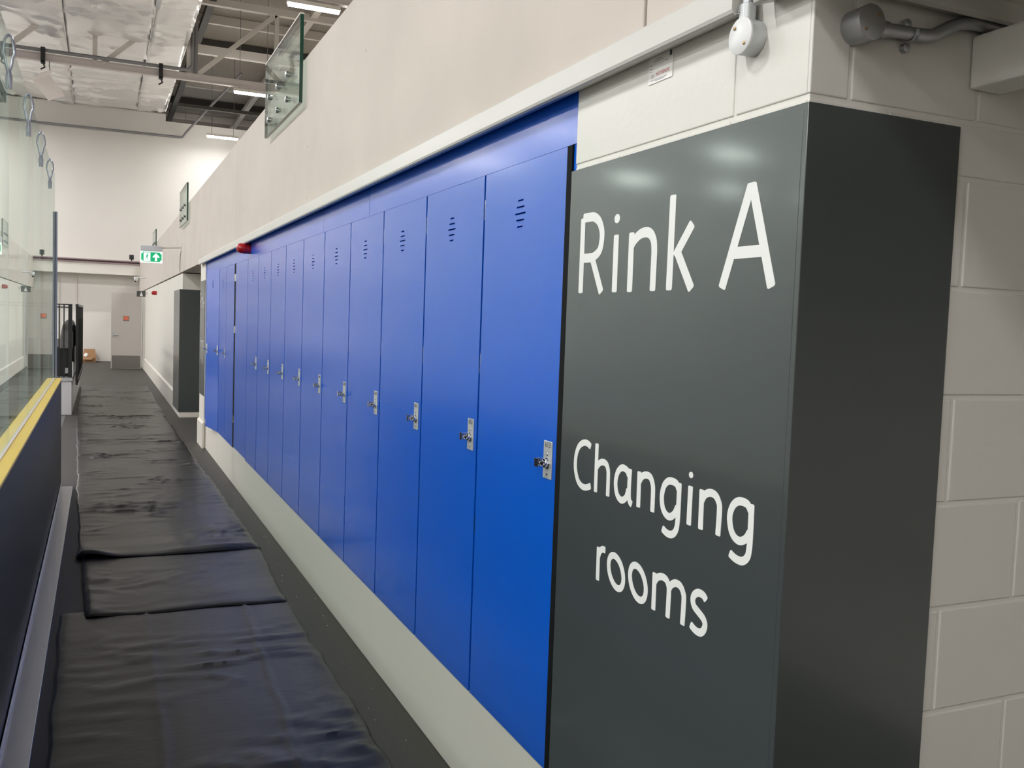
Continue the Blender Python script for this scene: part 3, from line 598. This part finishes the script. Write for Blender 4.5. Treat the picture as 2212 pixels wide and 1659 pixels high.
obj('carton', MB().box(-.52, -.12, 33.2, 33.6, 0, .16).add([(-.52,33.6,.16),(-.12,33.6,.16),(-.16,33.75,.42),(-.5,33.75,.42)], [(0,1,2,3)]).add([(-.12,33.2,.16),(-.12,33.6,.16),(-.02,33.6,.06),(-.02,33.2,.06)], [(0,1,2,3)]), CARD, parent=cb)
obj('flap', MB().add([(-.52,33.2,.16),(-.2,33.2,.16),(-.24,33.05,.09),(-.56,33.05,.09)], [(0,1,2,3)]), CARD, parent=cb)
obj('packing_paper', MB().tube([(-.46, 33.3, .17), (-.42, 33.35, .23), (-.4, 33.4, .17)], [.05, .07, .03], 8), PAPER, parent=cb, smooth=True)

# ------------------------------------------------------------------ folded seating unit beyond the boards
st = thing('seating_plinth', (-.48, 19, 0), 'low white plinth under the black seating unit', 'plinth')
obj('plinth_block', MB().box(-1.6, -.414, 16.35, 22.4, 0, .545), mat('pale_grey_plinth', (206, 204, 205), rough=.5), parent=st, bevel=.006)
obj('metal_cap', MB().box(-1.6, -.40, 16.33, 22.42, .545, .60), ALU, parent=st, bevel=.003)
su = thing('seating_unit', (-.8, 18, .6), 'black folded spectator seating with grey padded backs on the white plinth', 'seating')
obj('black_skirt', MB().box(-1.5, -.47, 16.8, 21.5, .6, 1.08), BLACK, parent=su, bevel=.02)
for k, y in enumerate((16.75, 17.35, 17.95, 18.55)):
    pr = [(-.62, 1.05), (-.40, 1.05), (-.40, 1.30), (-.44, 1.48), (-.50, 1.53), (-.56, 1.45), (-.60, 1.25)]
    obj('padded_back', MB().prism(pr, 'y', y, y+.45), FABRIC, parent=su, bevel=.02)
obj('latch_bracket', MB().box(-.52, -.43, 16.55, 16.7, .66, .75).box(-.475, -.435, 16.58, 16.66, .75, .83), CHROME, parent=su, bevel=.006)
gr = thing('guard_rail', (-.34, 18.5, .5), 'black slatted guard rail along the seating plinth', 'railing')
for k in range(9):
    y = 16.42+k*.56
    obj('baluster', MB().box(-.362, -.325, y, y+.03, .48, 1.76), BLACKM, parent=gr)
obj('top_rail', MB().box(-.365, -.322, 16.4, 21.0, 1.745, 1.785), BLACKM, parent=gr)
obj('bottom_rail', MB().box(-.365, -.322, 16.4, 21.0, .55, .59), BLACKM, parent=gr)
obj('infill_panel', MB().box(-.35, -.338, 16.6, 20.9, .6, 1.55), BLACKM, parent=gr)
fr = thing('barred_railing', (-.6, 16.4, .6), 'black barred end frame of the seating unit facing the camera', 'railing')
for x in (-.46, -.53, -.60, -.67, -.9, -1.2): obj('bar', MB().box(x-.009, x+.009, 16.38, 16.40, .602, 1.78), BLACKM, parent=fr)
obj('corner_post', MB().box(-.452, -.412, 16.37, 16.42, .602, 1.775), BLACKM, parent=fr)
for z in (1.765, 1.72): obj('rail', MB().box(-1.5, -.41, 16.375, 16.405, z, z+.018), BLACKM, parent=fr)
obj('bolt', MB().tube([(-.40, 16.36, .62), (-.40, 16.36, .86)], .012, 8), CHROME, parent=fr, smooth=True)

# ------------------------------------------------------------------ roof steel
def truss(y, label):
    t = thing('roof_truss', (0, y, 7.78), label, 'roof truss', 'white steel roof trusses')
    obj('bottom_chord', MB().box(-30, 9.9, y-.07, y+.07, 7.69, 7.71).box(-30, 9.9, y-.015, y+.015, 7.71, 7.85).box(-30, 9.9, y-.07, y+.07, 7.85, 7.87), mat('pink_white_steel', (212, 202, 198), rough=.5), parent=t)
    obj('top_chord', MB().box(-30, 9.9, y-.08, y+.08, 9.68, 9.86), STEELW, parent=t)
    for k in range(-13, 5):
        xk = -.06+k*2.2
        obj('diagonal', MB().quadbar((xk+.06, y, 7.82), (xk+2.08, y, 9.70), .11, .08), STEELW, parent=t)
        obj('vertical', MB().quadbar((xk-.10, y, 7.82), (xk-.10, y, 9.70), .11, .08), STEELW, parent=t)
    return t
for y, n in ((25.5, 'white roof truss across the hall in the middle distance'), (17.9, 'white roof truss above the near balcony glass'), (10.5, 'white roof truss over the near lockers')): truss(y, n)
# services on the middle truss
obj('service_pipe', MB().tube([(-30, 25.4, 7.93), (1.95, 25.4, 7.93), (2.04, 25.4, 7.95), (2.12, 25.4, 8.05), (2.12, 25.4, 9.2), (2.12, 25.4, 9.7)], .045, 12), GREYPIPE, smooth=True, label='grey pipe running along the truss and turning up beside the duct', cat='pipe')
obj('service_pipe', MB().tube([(2.2, 25.45, 7.87), (2.2, 25.45, 9.7)], .05, 12), GREYPIPE, smooth=True, label='short grey drop pipe beside the truss and foil duct', cat='pipe')
for x, n in ((-1.3, 'left'), (1.36, 'right')):
    t = thing('pipe_clamp', (x, 25.35, 7.5), 'black pipe clamp hanging from the truss, at the %s' % n, 'clamp', 'clamps on the truss')
    obj('strap', MB().box(x-.05, x+.05, 25.28, 25.34, 7.62, 7.98).box(x-.05, x+.05, 25.28, 25.42, 7.60, 7.66), BLACK, parent=t, bevel=.01)
    obj('hook', MB().tube([(x, 25.35, 7.62), (x+.04, 25.35, 7.52), (x-.05, 25.35, 7.46)], .02, 8), BLACK, parent=t, smooth=True)
tg = thing('hanging_card', (-1.1, 24.8, 6.6), 'white folded card hanging tilted from the truss at the upper left', 'card')
tg.location.x = -1.1
A, B_, C_, D_ = (-1.49, 24.8, 7.05), (-1.15, 24.78, 6.62), (-.80, 24.8, 6.78), (-1.13, 24.85, 7.24)
obj('card_body', MB().add([A, B_, C_, D_]+[(p[0], p[1]+.02, p[2]) for p in (A, B_, C_, D_)], [(0,1,2,3), (7,6,5,4), (0,4,5,1), (1,5,6,2), (2,6,7,3), (3,7,4,0)]), PAPERPINK, parent=tg)
obj('card_fold', MB().add([A, D_, (-1.05, 24.84, 7.36), (-1.32, 24.82, 7.27)]+[(p[0], p[1]+.02, p[2]) for p in (A, D_, (-1.05, 24.84, 7.36), (-1.32, 24.82, 7.27))], [(0,1,2,3), (7,6,5,4), (0,4,5,1), (1,5,6,2), (2,6,7,3), (3,7,4,0)]), PAPERPINK, parent=tg)
obj('cord', MB().tube([(-1.12, 24.84, 7.3), (-1.15, 25.0, 7.5), (-1.16, 25.46, 7.71)], .008, 6), BLACK, parent=tg)
tg2 = copy_tree(tg); tg2.location = (-1.05, 17.14, 6.64); tg2['label'] = 'white card at the top left picture edge, only its lower corner showing'
for c_ in tg2.children:
    if c_.name.startswith('cord'): c_.scale = (1, 1.05, 1)
# foil-wrapped duct running along the hall through the trusses
du = thing('air_duct', (-1, 20, 8.49), 'large crinkled foil-wrapped air duct running along the roof', 'duct')
def duct_strip(prof, y0, y1, seed, name='foil_wrap'):
    mb = MB(); ny = int((y1-y0)*12); n = len(prof); vs = []
    for j in range(ny+1):
        y = y0+(y1-y0)*j/ny
        for i, (x, z) in enumerate(prof):
            q = noise.noise((x*.55+seed, y*1.7, z*.5)); q2 = noise.noise((x*1.4, y*.8+seed, 3))
            h = -.13*max(0, 1-abs(q)*5.5)**2*max(0, q2+.55)+.06*q2
            vs.append((x, y, z+h))
    fs = [(j*n+i, j*n+i+1, (j+1)*n+i+1, (j+1)*n+i) for j in range(ny) for i in range(n-1)]
    mb.add(vs, fs)
    o = obj(name, mb, FOIL, parent=du, smooth=True)
    md = o.modifiers.new('thickness', 'SOLIDIFY'); md.thickness = .03; md.offset = 1
    return o
def subdiv(a, b, k): return [(a[0]+(b[0]-a[0])*i/k, a[1]+(b[1]-a[1])*i/k) for i in range(k+1)]
duct_strip(subdiv((-6.0, 8.75), (-.825, 8.50), 30), 8, 33.98, 1)
duct_strip(subdiv((-.835, 8.502), (1.095, 8.502), 16), 8, 33.98, 5)
duct_strip(subdiv((1.085, 8.50), (1.975, 8.56), 9), 8, 33.98, 9)
duct_strip(subdiv((1.965, 8.555), (2.02, 9.6), 8), 8, 33.98, 13)
for x, z in ((-.83, 8.49), (1.09, 8.49), (1.97, 8.555)): obj('seam_tape', MB().box(x-.014, x+.014, 8, 33.97, z-.028, z-.018), TAPE, parent=du)
obj('duct_core', MB().box(-6, 1.9, 8, 33.95, 8.65, 9.6), DARKSTEEL, parent=du)
# purlins and secondary beams
for k, y in enumerate((12.5, 15.2, 20.5, 23.0, 28.0, 30.5, 36, 39, 42)):
    obj('purlin', MB().box(-30, 9.9, y-.06, y+.06, 9.95, 10.19), DARKSTEEL if k % 2 else STEELW, label='%s roof purlin under the metal deck, %s from the near end' % ('dark' if k % 2 else 'white', ordn[k] if k else 'first'), cat='purlin', group='purlins under the roof deck')
for x, z, m_ in ((2.6, 9.92, DARKSTEEL), (5.2, 9.92, STEELW)):
    obj('roof_beam', MB().box(x-.09, x+.09, -8, 45.9, z-.16, z), m_, label='dark roof beam running along the hall to the right of the duct' if x < 3 else 'white roof beam running along the hall above the balcony', cat='beam')
obj('tie_beam', MB().box(2.2, 9.9, 26.6, 26.75, 8.72, 8.95), STEELW, label='white horizontal beam behind the middle truss', cat='beam')
obj('tie_beam', MB().box(2.2, 9.9, 31.45, 31.55, 8.26, 8.36), DARKSTEEL, label='dark rail above the top of the end wall', cat='beam')
obj('wall_pipe', MB().tube([(-2.6, 33.85, 7.70), (2.46, 33.85, 7.72), (2.54, 33.8, 7.74), (2.62, 33.6, 7.85), (4.0, 30.5, 9.3)], .04, 10), GREYPIPE, smooth=True, label='thin grey pipe along the end wall rising to the roof', cat='pipe')

# ------------------------------------------------------------------ lamps
def lamp(x, y, z, ln, power, label, group):
    t = thing('tube_light', (x, y, z), label, 'light', group); zt = 8.55 if -6 < x < 2 and y > 8 else 10.2
    obj('housing', MB().box(x-ln/2, x+ln/2, y-.06, y+.06, z+.03, z+.10), STEELW, parent=t)
    obj('tube', MB().box(x-ln/2+.02, x+ln/2-.02, y-.045, y+.045, z-.02, z+.03), TUBE, parent=t)
    obj('hanger', MB().tube([(x-ln*.35, y, z+.1), (x-ln*.35, y, zt)], .008, 6).tube([(x+ln*.35, y, z+.1), (x+ln*.35, y, zt)], .008, 6), GREYPIPE, parent=t)
    L = bpy.data.lights.new('tube_light_glow', 'AREA'); L.shape = 'RECTANGLE'; L.size = ln; L.size_y = .12; L.energy = power; L.color = LAMP_COL
    lo = bpy.data.objects.new('tube_light_glow', L); COL.objects.link(lo); lo.parent = t; lo.location = (0, 0, -.03)
cl = {32.2: 'farthest lit tube light over the balcony, in front of the end wall', 25.5: 'lit tube light below the truss beside the near balcony glass', 17.9: 'lit tube light at the top edge above the parapet'}
for y in (32.2, 25.5, 17.9, 10.5, 3.0):
    lamp(3.66, y, 7.55, 1.0, LAMP_W*(.3 if y > 30 else .6), cl.get(y, 'tube light over the balcony above the %s' % ('middle lockers' if y > 5 else 'grey sign panel')), 'tube lights over the balcony')
ROW = ['first', 'second', 'third', 'fourth', 'fifth', 'sixth']
for x in (3.66, -6.0): lamp(x, 40.5, 7.9, 1.5, LAMP_W*.8, 'added unseen tube light beyond the end wall, over the %s' % ('balcony' if x > 0 else 'rink'), 'tube lights over the rink')  # unseen pair added to brighten the roof past the end wall
for xi, x in enumerate((-4.6, -10.5, -16.6, -21.2, -26.0)):
    for yi, y in enumerate((31.2, 25.0, 17.9, 10.5, 3.0, -4.5)):  # last two rows unseen, added at more power to fill the near walls
        lamp(x, y, 7.55, 1.5, LAMP_W*(1.25 if y < 4 else .9), 'tube light over the rink, %s row from the end wall, %s from the glass' % (ROW[yi], ROW[xi]), 'tube lights over the rink')

# ------------------------------------------------------------------ crumbs of paint and grit on the floor
rng = random.Random(4); mb = MB()
for k in range(70):
    y = rng.uniform(2.6, 9.5); x = rng.uniform(1.06, 1.2) if k % 3 else rng.uniform(.0, 1.0)
    z0 = .001 if x > 1.06 else .028; s = rng.uniform(.0015, .004)
    if x < 1.05: continue
    mb.add([(x-s, y-s, z0), (x+s, y-s*.4, z0), (x, y+s, z0), (x, y, z0+s)], [(0, 2, 1), (0, 1, 3), (1, 2, 3), (2, 0, 3)])
obj('floor_grit', mb, PAPER, label='pale grit and paint crumbs scattered on the dark floor strip', cat='grit', kind='stuff')
